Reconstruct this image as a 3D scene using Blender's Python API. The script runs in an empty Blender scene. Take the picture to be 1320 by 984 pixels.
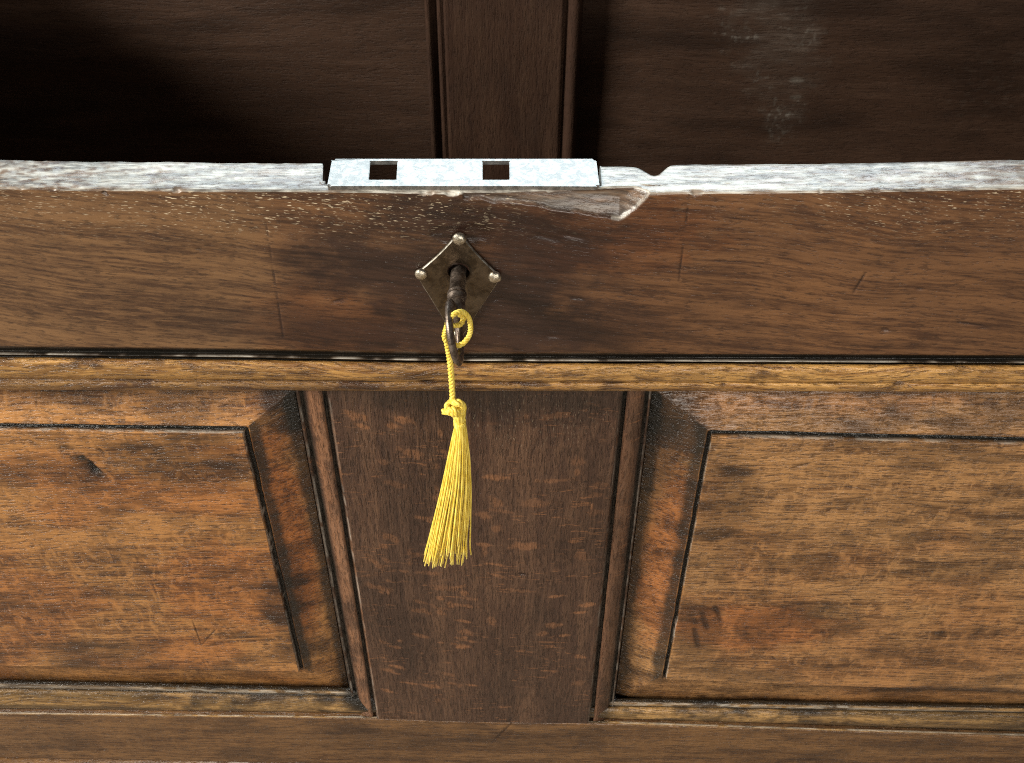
import bpy, bmesh, math, random
import numpy as np
from mathutils import Vector, Matrix

# ------------------------------------------------------------------ camera, world, lamps, exposure
scn = bpy.context.scene
COL = scn.collection
FPX, CU, CV = 1500.0, 660.0, 492.0            # focal length and centre in photograph pixels (1320 wide)
ex = np.array([1.0, 0.012, -0.0035]); ex /= np.linalg.norm(ex)          # world X (right) in camera terms
dn = np.array([-13.0, 1519.0, 1500.0]); dn -= ex * dn.dot(ex); dn /= np.linalg.norm(dn)   # world down
ey = np.cross(ex, dn)                          # world Y (into the chest)
W = np.stack([ex, ey, -dn], axis=1)            # world -> camera (x right, y down, z forward)
RIM = 0.760                                    # height of the chest's front edge above the floor
KEYZ = RIM - 0.0585
_k = np.array([(591 - CU) / FPX, (352 - CV) / FPX, 1.0]) * 0.638
CAM = np.array([0.0, 0.0, KEYZ]) - W.T @ _k

def ray(u, v):
    return W.T @ np.array([(u - CU) / FPX, (v - CV) / FPX, 1.0])
def at(u, v, Y=0.0):
    d = ray(u, v); return CAM + d * (Y - CAM[1]) / d[1]
def atz(u, v, Z):
    d = ray(u, v); return CAM + d * (Z - CAM[2]) / d[2]

cam_d = bpy.data.cameras.new('camera'); cam = bpy.data.objects.new('camera', cam_d); COL.objects.link(cam)
cx, cy, cz = W.T @ np.array([1, 0, 0]), W.T @ np.array([0, -1, 0]), W.T @ np.array([0, 0, -1])
cam.matrix_world = Matrix(((cx[0], cy[0], cz[0], CAM[0]), (cx[1], cy[1], cz[1], CAM[1]),
                           (cx[2], cy[2], cz[2], CAM[2]), (0, 0, 0, 1)))
cam_d.sensor_fit = 'HORIZONTAL'; cam_d.sensor_width = 36.0; cam_d.lens = FPX / 1320 * 36
cam_d.clip_start = 0.01; cam_d.clip_end = 100
cam_d.dof.use_dof = True; cam_d.dof.focus_distance = 0.72; cam_d.dof.aperture_fstop = 24
scn.camera = cam

world = bpy.data.worlds.new('World'); scn.world = world; world.use_nodes = True
world.node_tree.nodes['Background'].inputs[0].default_value = (1.0, 0.97, 0.92, 1)
world.node_tree.nodes['Background'].inputs[1].default_value = 0.07

def area(name, loc, target, sx, sy, power, col):
    l = bpy.data.lights.new(name, 'AREA'); l.shape = 'RECTANGLE'; l.size = sx; l.size_y = sy
    l.energy = power; l.color = col
    o = bpy.data.objects.new(name, l); COL.objects.link(o)
    o.location = loc
    o.rotation_euler = (Vector(target) - Vector(loc)).to_track_quat('-Z', 'Y').to_euler()
    return o
area('window_light', (0.05, 2.3, RIM + 1.62), (0, 0, RIM), 2.3, 1.3, 118, (0.78, 0.92, 1.0))
area('room_light', (-3.0, -1.35, 2.45), (0.05, 0, 0.62), 1.3, 0.8, 245, (1.0, 0.935, 0.83))
area('fill_light', (0.5, -2.3, 1.40), (0.0, 0.0, 0.62), 1.3, 0.8, 34, (1.0, 0.92, 0.82))

scn.cycles.filter_width = 1.0
scn.cycles.use_denoising = False
scn.cycles.sample_clamp_direct = 2.0; scn.cycles.sample_clamp_indirect = 1.0
scn.view_settings.view_transform = 'Standard'; scn.view_settings.look = 'None'
scn.view_settings.gamma = 1; scn.view_settings.use_curve_mapping = False
scn.view_settings.exposure = 0.05

# ------------------------------------------------------------------ numpy noise
def _hash(ix, iy, seed):
    h = (ix.astype(np.int64) * 374761393 + iy.astype(np.int64) * 668265263 + seed * 144665) & 0x7fffffff
    h = ((h ^ (h >> 13)) * 1274126177) & 0x7fffffff
    return ((h ^ (h >> 16)) & 0xffff) / 65535.0
def vnoise(x, y, seed=0):
    x, y = np.broadcast_arrays(np.asarray(x, float), np.asarray(y, float))
    ix, iy = np.floor(x), np.floor(y); fx, fy = x - ix, y - iy
    fx = fx * fx * (3 - 2 * fx); fy = fy * fy * (3 - 2 * fy)
    a, b = _hash(ix, iy, seed), _hash(ix + 1, iy, seed); c, d = _hash(ix, iy + 1, seed), _hash(ix + 1, iy + 1, seed)
    return (a + (b - a) * fx) * (1 - fy) + (c + (d - c) * fx) * fy
def fbm(x, y, seed=0, oct=4):
    s, a, t = 0, 1.0, 0
    for o in range(oct):
        s = s + a * vnoise(x * 2 ** o, y * 2 ** o, seed + 17 * o); t += a; a *= 0.5
    return s / t
def sm(a, b, x):
    t = np.clip((x - a) / (b - a), 0, 1); return t * t * (3 - 2 * t)

# ------------------------------------------------------------------ materials
def nd(nt, t, **kw):
    n = nt.nodes.new(t)
    for k, v in kw.items(): setattr(n, k, v)
    return n
def mathn(nt, op, a, b=None, clamp=False):
    n = nd(nt, 'ShaderNodeMath', operation=op, use_clamp=clamp)
    for i, q in enumerate((a, b)):
        if q is None: continue
        if isinstance(q, (int, float)): n.inputs[i].default_value = q
        else: nt.links.new(q, n.inputs[i])
    return n.outputs[0]
def mixc(nt, f, a, b):
    n = nd(nt, 'ShaderNodeMix', data_type='RGBA')
    for s, q in ((n.inputs[0], f), (n.inputs[6], a), (n.inputs[7], b)):
        if isinstance(q, (int, float)): s.default_value = q
        elif isinstance(q, tuple): s.default_value = (*q, 1)
        else: nt.links.new(q, s)
    return n.outputs[2]
def rng(nt, x, a, b, c=0.0, d=1.0):
    n = nd(nt, 'ShaderNodeMapRange', interpolation_type='SMOOTHSTEP')
    nt.links.new(x, n.inputs[0])
    for i, q in enumerate((a, b, c, d)): n.inputs[i + 1].default_value = q
    return n.outputs[0]
def noise(nt, vec, scale, detail=3, rough=0.55, loc=(0, 0, 0), dist=0.0):
    m = nd(nt, 'ShaderNodeMapping'); m.inputs['Scale'].default_value = scale; m.inputs['Location'].default_value = loc
    nt.links.new(vec, m.inputs[0])
    n = nd(nt, 'ShaderNodeTexNoise'); n.inputs['Scale'].default_value = 1.0
    n.inputs['Detail'].default_value = detail; n.inputs['Roughness'].default_value = rough
    n.inputs['Distortion'].default_value = dist
    nt.links.new(m.outputs[0], n.inputs['Vector'])
    return n.outputs[0]

def wood(name, axis, dark, mid, light, seed=0, slope=0.0, warp=1.0, blotch=0.5, pore=0.6, fleck=0.0,
         fleckcol=(0.30, 0.13, 0.05), rough=0.30, bump=1.0, spec=0.5, coat=0.35, grain=1.0, chatter=0.0, mottle=14.0, plen=105.0):
    m = bpy.data.materials.new(name); m.use_nodes = True; nt = m.node_tree
    bs = nt.nodes['Principled BSDF']
    tc = nd(nt, 'ShaderNodeTexCoord')
    mp = nd(nt, 'ShaderNodeMapping')
    mp.inputs['Location'].default_value = (seed * 1.37, seed * 0.71, seed * 0.53)
    mp.inputs['Rotation'].default_value = (0, slope if axis == 'X' else math.pi / 2 + slope, 0)
    nt.links.new(tc.outputs['Object'], mp.inputs[0]); v0 = mp.outputs[0]
    # slow wander of the grain
    wn = nd(nt, 'ShaderNodeTexNoise'); wn.inputs['Scale'].default_value = 7.0; wn.inputs['Detail'].default_value = 2
    nt.links.new(v0, wn.inputs['Vector'])
    vs = nd(nt, 'ShaderNodeVectorMath', operation='MULTIPLY_ADD')
    nt.links.new(wn.outputs[1], vs.inputs[0]); vs.inputs[1].default_value = (0, 0.02 * warp, 0.035 * warp)
    nt.links.new(v0, vs.inputs[2]); v = vs.outputs[0]
    n1 = noise(nt, v, (5, 70, 70), 4, 0.6)
    n2 = noise(nt, v, (26, 520, 520), 4, 0.65, (3, 1, 2))
    n3 = noise(nt, v, (plen, 640, 640), 3, 0.62, (5, 2, 8))
    n6 = noise(nt, v, (85, 560, 560), 3, 0.62, (2, 9, 4))
    n4 = noise(nt, v0, (mottle, 26, 26), 6, 0.68, (9, 4, 1), 0.6)
    n5 = noise(nt, v, (60, 300, 300), 5, 0.72, (1, 7, 3), 0.5)
    g = mathn(nt, 'ADD', mathn(nt, 'MULTIPLY', n1, 0.5), mathn(nt, 'MULTIPLY', n2, 0.55 * grain))
    g = mathn(nt, 'ADD', g, mathn(nt, 'MULTIPLY', n5, 0.35))
    tone = rng(nt, g, 0.56, 0.80)
    col = mixc(nt, tone, mid, light)
    bl = rng(nt, n4, 0.42, 0.68, 0, blotch)
    bl5 = rng(nt, n5, 0.50, 0.72, 0, blotch * 0.8)
    col = mixc(nt, bl, col, dark); col = mixc(nt, bl5, col, dark)
    fk = None
    if fleck > 0:                                   # medullary rays, crossing the grain
        f1 = noise(nt, v0, (430, 60, 75), 2, 0.5, (2, 2, 6), 0.8)
        f2 = noise(nt, v0, (26, 26, 26), 2, 0.5, (7, 2, 2))
        fk = mathn(nt, 'MULTIPLY', rng(nt, f1, 0.60, 0.66), rng(nt, f2, 0.44, 0.62, 0, fleck))
        col = mixc(nt, fk, col, fleckcol)
        fa = nd(nt, 'ShaderNodeAttribute', attribute_name='fleck')
        col = mixc(nt, mathn(nt, 'MULTIPLY', fa.outputs['Fac'], rng(nt, n5, 0.30, 0.5, 0.35, 1.0)), col, fleckcol)
    if chatter > 0:                                 # faint chatter of the plane across the board
        c1 = noise(nt, v0, (130, 52, 60), 4, 0.6, (4, 4, 1), 0.9)
        col = mixc(nt, rng(nt, c1, 0.47, 0.64, 0, chatter), col, light)
        c2 = noise(nt, v0, (170, 60, 60), 4, 0.62, (1, 8, 3), 0.9)
        col = mixc(nt, rng(nt, c2, 0.57, 0.72, 0, chatter * 0.6), col, dark)
    col = mixc(nt, rng(nt, n6, 0.55, 0.68, 0, pore * 0.75), col, light)
    pr = rng(nt, n3, 0.53, 0.66, 0, pore)
    col = mixc(nt, pr, col, tuple(c * 0.6 for c in dark))
    def att(nm):
        a = nd(nt, 'ShaderNodeAttribute', attribute_name=nm); return a.outputs['Fac']
    col = mixc(nt, mathn(nt, 'MULTIPLY', att('patina_shade'), 0.92), col, mixc(nt, tone, tuple(c * 0.6 for c in dark), tuple(c * 1.35 for c in dark)))  # handling tone and stains, also painted shade
    rf_ = nd(nt, 'ShaderNodeMix', data_type='RGBA', blend_type='MULTIPLY'); nt.links.new(att('rufous'), rf_.inputs[0]); nt.links.new(col, rf_.inputs[6]); rf_.inputs[7].default_value = (0.95, 0.70, 0.56, 1); col = rf_.outputs[2]
    grey = mixc(nt, tone, (0.14, 0.13, 0.11), (0.60, 0.585, 0.52))
    col = mixc(nt, att('bare_glint'), col, grey)  # worn wood, also painted glints and the rim's reflection
    sp = mathn(nt, 'MULTIPLY', rng(nt, noise(nt, v, (260, 1500, 1500), 2, 0.5, (1, 1, 1)), 0.62, 0.70), att('pore_glint'), True)
    col = mixc(nt, sp, col, (0.62, 0.52, 0.36))  # glints in the pores, painted as pale dashes
    col = mixc(nt, att('wax_shade'), col, (0.0075, 0.0078, 0.0065))  # near-black polish build-up, also painted shade
    nt.links.new(col, bs.inputs['Base Color'])
    h = mathn(nt, 'SUBTRACT', mathn(nt, 'MULTIPLY', n2, 1.0), mathn(nt, 'MULTIPLY', rng(nt, n3, 0.50, 0.66), 0.9))
    h = mathn(nt, 'ADD', h, mathn(nt, 'MULTIPLY', rng(nt, n6, 0.52, 0.7), 0.4))
    h = mathn(nt, 'ADD', h, mathn(nt, 'MULTIPLY', n5, 1.3))
    h = mathn(nt, 'ADD', h, mathn(nt, 'MULTIPLY', n1, 0.6))
    b = nd(nt, 'ShaderNodeBump'); b.inputs['Strength'].default_value = 0.9; b.inputs['Distance'].default_value = 0.0007 * bump
    nt.links.new(h, b.inputs['Height']); nt.links.new(b.outputs[0], bs.inputs['Normal'])
    r = mathn(nt, 'ADD', rough - 0.08, mathn(nt, 'MULTIPLY', n4, 0.22))
    r = mathn(nt, 'ADD', r, mathn(nt, 'MULTIPLY', att('bare_glint'), 0.10))
    r = mathn(nt, 'SUBTRACT', r, mathn(nt, 'ADD', mathn(nt, 'MULTIPLY', att('patina_shade'), 0.03), mathn(nt, 'MULTIPLY', att('wax_shade'), 0.10)), True)
    nt.links.new(r, bs.inputs['Roughness'])
    bs.inputs['Specular IOR Level'].default_value = spec
    bs.inputs['Coat Weight'].default_value = coat; bs.inputs['Coat Roughness'].default_value = 0.22
    nt.links.new(b.outputs[0], bs.inputs['Coat Normal'])
    return m

def metal(name, c1, c2, rough=0.38, scale=300, met=1.0, bump=0.0002, seed=0):
    m = bpy.data.materials.new(name); m.use_nodes = True; nt = m.node_tree; bs = nt.nodes['Principled BSDF']
    tc = nd(nt, 'ShaderNodeTexCoord')
    n = noise(nt, tc.outputs['Object'], (scale,) * 3, 5, 0.7, (seed, 0, 0), 0.8)
    n2 = noise(nt, tc.outputs['Object'], (scale * 2.4,) * 3, 3, 0.6, (seed, 4, 0))
    f = rng(nt, n, 0.38, 0.60)
    nt.links.new(mixc(nt, f, c1, c2), bs.inputs['Base Color'])
    bs.inputs['Metallic'].default_value = met
    nt.links.new(mathn(nt, 'ADD', rough - 0.1, mathn(nt, 'MULTIPLY', n, 0.25)), bs.inputs['Roughness'])
    b = nd(nt, 'ShaderNodeBump'); b.inputs['Strength'].default_value = 0.8; b.inputs['Distance'].default_value = bump
    nt.links.new(mathn(nt, 'ADD', n, mathn(nt, 'MULTIPLY', n2, 0.5)), b.inputs['Height']); nt.links.new(b.outputs[0], bs.inputs['Normal'])
    return m

M_rail = wood('oak_rail', 'X', (0.020, 0.0105, 0.0085), (0.058, 0.028, 0.0145), (0.175, 0.093, 0.041), 1, slope=-0.11, blotch=0.12, pore=0.50, bump=0.13, warp=0.55, rough=0.34, grain=0.95, coat=0.2, plen=150)
M_bead = wood('oak_bead', 'X', (0.040, 0.017, 0.009), (0.200, 0.092, 0.026), (0.54, 0.300, 0.090), 2, blotch=0.40, pore=0.60, bump=0.8, warp=1.0)
M_munt = wood('oak_muntin', 'Z', (0.018, 0.010, 0.0085), (0.052, 0.0255, 0.0165), (0.112, 0.059, 0.034), 3, blotch=0.3, pore=0.4, fleck=0.75, fleckcol=(0.205, 0.092, 0.042), warp=0.35, grain=0.8)
M_pan_l = wood('oak_panel_brown', 'X', (0.020, 0.009, 0.005), (0.112, 0.046, 0.0155), (0.41, 0.195, 0.062), 4, slope=0.04, blotch=0.42, pore=0.55, bump=0.6, chatter=0.62, warp=0.35, mottle=22, plen=130)
M_pan_r = wood('oak_panel_tawny', 'X', (0.026, 0.013, 0.007), (0.118, 0.054, 0.020), (0.41, 0.215, 0.082), 5, slope=0.0, blotch=0.40, pore=0.55, bump=0.6, chatter=0.62, warp=0.35, mottle=20, plen=130)
M_low = wood('oak_lower_rail', 'X', (0.026, 0.013, 0.008), (0.068, 0.031, 0.013), (0.19, 0.098, 0.038), 6, blotch=0.5, pore=0.5, bump=0.5, warp=0.4, chatter=0.3, coat=0.2)
M_lowm = wood('oak_lower_moulding', 'X', (0.022, 0.015, 0.011), (0.14, 0.074, 0.026), (0.44, 0.26, 0.095), 7, blotch=0.6, pore=0.5, coat=0.1, bump=0.6)
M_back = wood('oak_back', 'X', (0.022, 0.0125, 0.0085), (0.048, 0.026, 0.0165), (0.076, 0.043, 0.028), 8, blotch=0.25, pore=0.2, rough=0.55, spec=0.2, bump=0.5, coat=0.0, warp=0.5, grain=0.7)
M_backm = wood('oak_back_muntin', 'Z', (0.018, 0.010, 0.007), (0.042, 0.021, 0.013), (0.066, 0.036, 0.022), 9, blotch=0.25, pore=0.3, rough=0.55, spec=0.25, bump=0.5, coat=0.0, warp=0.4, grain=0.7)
M_steel = metal('worn_steel', (0.165, 0.162, 0.154), (0.300, 0.290, 0.272), 0.46, 240, 0.9, 0.0002, 2)
M_iron = metal('dark_bronze', (0.078, 0.058, 0.039), (0.140, 0.106, 0.072), 0.36, 140, 0.9, 0.0001, 5)
M_key = metal('key_iron', (0.13, 0.102, 0.082), (0.28, 0.235, 0.200), 0.40, 300, 0.9, 0.0002, 7)
M_edge = metal('rubbed_bronze', (0.35, 0.32, 0.26), (0.75, 0.72, 0.64), 0.30, 200, 1.0, 0.0001, 4)
M_pin = metal('pin_brass', (0.50, 0.45, 0.35), (0.85, 0.80, 0.68), 0.25, 500, 1.0, 0.0003, 9)

def silk(name, a, b):
    m = bpy.data.materials.new(name); m.use_nodes = True; nt = m.node_tree; bs = nt.nodes['Principled BSDF']
    tc = nd(nt, 'ShaderNodeTexCoord')
    n = noise(nt, tc.outputs['Object'], (900, 900, 120), 3, 0.6)
    nt.links.new(mixc(nt, rng(nt, n, 0.35, 0.65), a, b), bs.inputs['Base Color'])
    bs.inputs['Roughness'].default_value = 0.42
    bs.inputs['Sheen Weight'].default_value = 0.3; bs.inputs['Sheen Tint'].default_value = (1, 0.9, 0.4, 1)
    bs.inputs['Anisotropic'].default_value = 0.4
    return m
M_silk = silk('yellow_silk', (0.66, 0.46, 0.035), (0.95, 0.76, 0.15))

# ------------------------------------------------------------------ object helpers
def tag(o, label=None, cat=None, kind=None):
    if label: o['label'] = label
    if cat: o['category'] = cat
    if kind: o['kind'] = kind
    return o
def empty(name, loc):
    o = bpy.data.objects.new(name, None); COL.objects.link(o); o.location = loc; o.empty_display_size = 0.05; return o
def link(name, me, mat, parent, smooth=True):
    o = bpy.data.objects.new(name, me); COL.objects.link(o)
    if mat: me.materials.append(mat)
    if parent:
        o.parent = parent
        w = Vector((0, 0, 0)); p = parent
        while p: w += p.location; p = p.parent
        me.transform(Matrix.Translation(-w))
    if smooth: me.polygons.foreach_set('use_smooth', np.ones(len(me.polygons), bool))
    me.update()
    return o
def grid_mesh(name, V, close=False, caps=False, attrs=None, sharp=None):
    """V: (rows, columns, 3). close: join last row to first."""
    R, C, _ = V.shape
    me = bpy.data.meshes.new(name)
    r = np.arange(R if close else R - 1); c = np.arange(C - 1)
    rr, cc = np.meshgrid(r, c, indexing='ij'); r2 = (rr + 1) % R
    q = np.stack([rr * C + cc, r2 * C + cc, r2 * C + cc + 1, rr * C + cc + 1], -1).reshape(-1, 4)
    loops = q.ravel(); nq = len(q)
    starts = np.arange(nq) * 4; tot = np.full(nq, 4)
    if caps:
        a = np.arange(R) * C; b = (np.arange(R) * C + C - 1)[::-1]
        loops = np.concatenate([loops, a[::-1], b[::-1]])
        starts = np.concatenate([starts, [nq * 4, nq * 4 + R]]); tot = np.concatenate([tot, [R, R]])
    me.vertices.add(R * C); me.vertices.foreach_set('co', V.reshape(-1).astype(np.float32))
    me.loops.add(len(loops)); me.loops.foreach_set('vertex_index', loops.astype(np.int32))
    me.polygons.add(len(starts)); me.polygons.foreach_set('loop_start', starts.astype(np.int32))
    me.polygons.foreach_set('loop_total', tot.astype(np.int32))
    for k, a in (attrs or {}).items():
        at_ = me.attributes.new(k, 'FLOAT', 'POINT')
        at_.data.foreach_set('value', np.clip(np.broadcast_to(a, (R, C)), 0, 1).astype(np.float32).ravel())
    me.update(calc_edges=True); me.validate()
    return me
def bm_mesh(name, bm, bevel=0):
    bmesh.ops.remove_doubles(bm, verts=bm.verts, dist=1e-6)
    bmesh.ops.recalc_face_normals(bm, faces=bm.faces)
    me = bpy.data.meshes.new(name); bm.to_mesh(me); bm.free(); return me
def box_mesh(name, x0, x1, y0, y1, z0, z1, bev=0.0015):
    bm = bmesh.new(); bmesh.ops.create_cube(bm, size=1)
    for v in bm.verts:
        v.co = ((x0 + x1) / 2 + v.co.x * (x1 - x0), (y0 + y1) / 2 + v.co.y * (y1 - y0), (z0 + z1) / 2 + v.co.z * (z1 - z0))
    bmesh.ops.bevel(bm, geom=list(bm.edges), offset=bev, segments=2, affect='EDGES')
    return bm_mesh(name, bm)
def tube(pts, rad, n=8, cap=True):
    """numpy tube along points -> (verts, faces)"""
    P = np.asarray(pts, float); N = len(P); rad = np.broadcast_to(rad, (N,))
    T = np.gradient(P, axis=0); T /= np.linalg.norm(T, axis=1, keepdims=True) + 1e-12
    u = np.cross(T[0], [0, 1, 0.2]); u /= np.linalg.norm(u); V = []
    for i in range(N):
        u = u - T[i] * u.dot(T[i]); u /= np.linalg.norm(u); w = np.cross(T[i], u)
        for k in range(n):
            a = 2 * math.pi * k / n; V.append(P[i] + rad[i] * (u * math.cos(a) + w * math.sin(a)))
    F = [(i * n + k, i * n + (k + 1) % n, (i + 1) * n + (k + 1) % n, (i + 1) * n + k) for i in range(N - 1) for k in range(n)]
    if cap: F += [tuple(range(n))[::-1], tuple((N - 1) * n + k for k in range(n))]
    return V, F
def join(name, pieces):
    V, F = [], []
    for v, f in pieces:
        o = len(V); V += [tuple(p) for p in v]; F += [tuple(o + i for i in q) for q in f]
    me = bpy.data.meshes.new(name); me.from_pydata(V, [], F); me.update(); return me
def spline(pts, n):
    P = np.asarray(pts, float); P = np.vstack([2 * P[0] - P[1], P, 2 * P[-1] - P[-2]])
    out = []; S = len(P) - 3
    for t in np.linspace(0, S - 1e-9, n):
        i = int(t); f = t - i; a, b, c, d = P[i:i + 4]
        out.append(0.5 * (2 * b + (c - a) * f + (2 * a - 5 * b + 4 * c - d) * f * f + (3 * b - a - 3 * c + d) * f ** 3))
    return np.array(out)
def lerp_ext(x, xs, ys):
    xs, ys = np.asarray(xs), np.asarray(ys); o = np.argsort(xs); xs, ys = xs[o], ys[o]
    r = np.interp(x, xs, ys)
    ml = (ys[-1] - ys[0]) / (xs[-1] - xs[0])
    r = np.where(x < xs[0], ys[0] + (x - xs[0]) * ml * 0.3, r); r = np.where(x > xs[-1], ys[-1] + (x - xs[-1]) * ml * 0.3, r)
    return r
def zline(px, Y):      # a line running along X, given by pixels on the plane Y -> Z(X)
    p = np.array([at(u, v, Y) for u, v in px]); return lambda X: lerp_ext(X, p[:, 0], p[:, 2])
def xline(px, Y):      # a line running along Z -> X(Z)
    p = np.array([at(u, v, Y) for u, v in px])
    k = np.polyfit(p[:, 2], p[:, 0], 1); return lambda Z: k[0] * Z + k[1]
def stroke(X, Z, p, q, w, Y=0.0):
    """weight of a stroke between two pixels, half width w in metres"""
    a, b = at(*p, Y)[[0, 2]], at(*q, Y)[[0, 2]]
    d = b - a; L = d.dot(d)
    t = np.clip(((X - a[0]) * d[0] + (Z - a[1]) * d[1]) / L, 0, 1)
    r = np.hypot(X - a[0] - t * d[0], Z - a[1] - t * d[1])
    return np.exp(-(r / w) ** 2) * (1 - 0.6 * np.abs(2 * t - 1) ** 3)
def blob(X, Z, p, rx, rz, Y=0.0, seed=0, rag=0.6):
    a = at(*p, Y); r = np.hypot((X - a[0]) / rx, (Z - a[2]) / rz)
    r = r + rag * (fbm(X * 90, Z * 140, seed, 4) - 0.5)
    return 1 - sm(0.55, 1.25, r)

XL, XR = at(-25, 245, 0)[0], at(1345, 245, 0)[0]        # what the photograph shows at the rim
HW = 0.610                                               # half width of the chest
SW = 0.095                                               # corner stile width
DEPTH = 0.556
def xstations(lo, hi, step=0.0008):
    c = np.arange(XL, XR, step); c = c[(c > lo) & (c < hi)]
    l = np.linspace(lo, c[0], 24)[:-1]; r = np.linspace(c[-1], hi, 24)[1:]
    return np.concatenate([l, c, r])

# ------------------------------------------------------------------ the chest
chest = empty('oak_chest', (0, 0, 0))
tag(chest, 'old dark oak panelled chest standing open with a worn front edge and fielded panels', 'chest')

# ---- front top rail with its run moulding
xs = xstations(-HW + SW, HW - SW, 0.0006)
zr = zline([(0, 243), (135, 245), (300, 246), (420, 247), (560, 249), (640, 250), (760, 250), (860, 249), (1000, 248), (1150, 246), (1320, 243)], 0.0)(xs)
zr = zr + 0.0005 * (vnoise(xs * 25, 3.3, 5) - 0.5)
nick = sm(0.70, 0.9, fbm(xs * 120, 9.1, 6, 3))      # small losses along the front arris
zf = zline([(0, 446), (300, 449), (560, 453), (900, 456), (1320, 458)], 0.0)(xs)
rows = []                                                # each: (Y array, Z array)
one = np.ones_like(xs)
pl0, pl1 = atz(420, 222, RIM)[0], atz(774, 222, RIM)[0]  # extent of the lock plate
inpl = sm(pl0 - 0.0005, pl0 + 0.0005, xs) * (1 - sm(pl1 - 0.0005, pl1 + 0.0005, xs))
ybk = np.full_like(xs, 0.0258) + 0.0008 * (fbm(xs * 60, 1.0, 8) - 0.5)
g0, g1 = atz(412, 222, RIM)[0], atz(430, 222, RIM)[0]
ybk = ybk - 0.0165 * sm(g0 - 0.001, g0 + 0.0012, xs) * (1 - sm(g1, g1 + 0.001, xs))
vn = atz(845, 220, RIM)[0]
ybk = ybk - 0.0085 * np.exp(-np.abs((xs - vn) / 0.0062) ** 2.2) - 0.0012 * sm(pl1, pl1 + .002, xs) * (1 - sm(vn, vn + .01, xs))
pocket = 0.030 * inpl
rows.append((np.full_like(xs, 0.024), zf - 0.02))        # rear, low
rows.append((np.minimum(ybk, 0.0258), zr - 0.034))
rows.append((ybk, zr - 0.0012 - pocket))
top_f = [0.97, 0.88, 0.8, 0.72, 0.64, 0.56, 0.48, 0.40, 0.32, 0.24, 0.16]
for f in top_f:
    rows.append((0.0045 + (ybk - 0.0045) * f, zr + 0.0004 * (vnoise(xs * 220, f * 9, 7) - 0.5) - pocket))
for yy in (0.0072, 0.0068, 0.004, 0.002):
    rows.append((yy * one, zr + 0.0003 * (vnoise(xs * 220, yy * 900, 7) - 0.5) - (pocket if yy > 0.007 else 0)))
rows.append((0.0006 + 0.0003 * vnoise(xs * 300, 2, 2) + 0.0012 * nick, zr - 0.0002 - 0.0008 * nick))
rows.append((0.0001 + 0.0008 * nick, zr - 0.0006 - 0.0012 * nick))
i_face0 = len(rows)
nface = 150
ztop = zr - 0.0010 - 0.0014 * nick
zb = zf
for i in range(nface):
    t = i / (nface - 1); rows.append((np.zeros_like(xs), ztop + (zb - ztop) * t))
i_face1 = len(rows)
def rowpx(px, Y, wob=0.0003, seed=1, fr=60):
    z = zline(px, Y)(xs) + wob * 2 * (fbm(xs * fr, seed * 3.1, seed, 3) - 0.5)
    return (Y + wob * (fbm(xs * fr, seed * 1.7, seed + 40, 3) - 0.5), z)
def off(px, d): return [(u, v + d) for u, v in px]
Q = [(0, 452), (300, 455), (560, 460), (900, 461), (1320, 463)]      # quirk
for d_, Y_, sd in ((-5.0, 0.0008, 3), (-3.0, 0.0026, 4), (-1.6, 0.0052, 5), (0.4, 0.0056, 6), (0.9, 0.0050, 6), (4.0, 0.0006, 7), (5.0, 0.0003, 7), (5.8, 0.0008, 8), (6.2, 0.0044, 8), (7.4, 0.0050, 8), (8.2, 0.0040, 8)):
    rows.append(rowpx(off(Q, d_), Y_, 0.0003, sd))
i_b0 = len(rows)
B = [(0, 461), (300, 464), (560, 468), (900, 469), (1320, 471)]
for d, Y in ((-0.6, 0.0040), (0, 0.0006), (2.0, -0.0015), (5.5, -0.0028), (11, -0.0034), (16, -0.0034), (21, -0.0027), (24.5, -0.0014)):
    rows.append(rowpx(off(B, d), Y, 0.0004, 8))
S2 = [(0, 489), (300, 490), (560, 491), (900, 491), (1320, 492)]
for d, Y in ((-0.8, 0.0012), (0.8, 0.0014), (2.2, -0.0012), (6, -0.0022), (10, -0.0019), (12.5, -0.0008), (13.3, 0.0008), (13.6, 0.012)):
    rows.append(rowpx(off(S2, d), Y, 0.0003, 9))
Vr = np.stack([np.stack([xs, y * one, z * one], -1) for y, z in rows])
X, Z = Vr[..., 0], Vr[..., 2]
face = np.zeros(X.shape); face[i_face0:i_face1] = 1
dep = 0.0011 * (fbm(X * 22, Z * 45, 11, 3) - 0.5) * face
pat_shade = np.zeros(X.shape); bare_glint = np.zeros(X.shape); pglint = np.zeros(X.shape)
# darker area round the lock: handling, with a dark reflection painted in
xl_, xr_ = at(352, 360)[0], at(868, 360)[0]
band = sm(xl_ - 0.012, xl_ + 0.018, X + 0.01 * (fbm(Z * 60, 1.0, 88) - 0.5)) * (1 - sm(xr_ - 0.09, xr_ + 0.02, X + 0.05 * (fbm(X * 9, Z * 30, 89) - 0.5)))
pat_shade += 0.66 * band * face * sm(0.2, 0.6, fbm(X * 14, Z * 40, 87))
pat_shade += face * 0.22 * sm(0.02, 0.12, X) * sm(0.3, 0.6, fbm(X * 10, Z * 30, 98))
ruf = face * (0.45 * sm(0.02, 0.12, X) + 0.55 * blob(X, Z, (760, 300), 0.07, 0.03, 0, 90, 0.8) + 0.5 * blob(X, Z, (420, 420), 0.05, 0.03, 0, 91, 0.8) + 0.35 * band)
pat_shade += 0.62 * blob(X, Z, (605, 345), 0.080, 0.045, 0, 3, 0.9) * face
pat_shade += 0.40 * blob(X, Z, (600, 420), 0.20, 0.020, 0, 4, 1.0) * face
pat_shade += 0.16 * sm(0.55, 0.75, fbm(X * 16, Z * 60, 21)) * face
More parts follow.
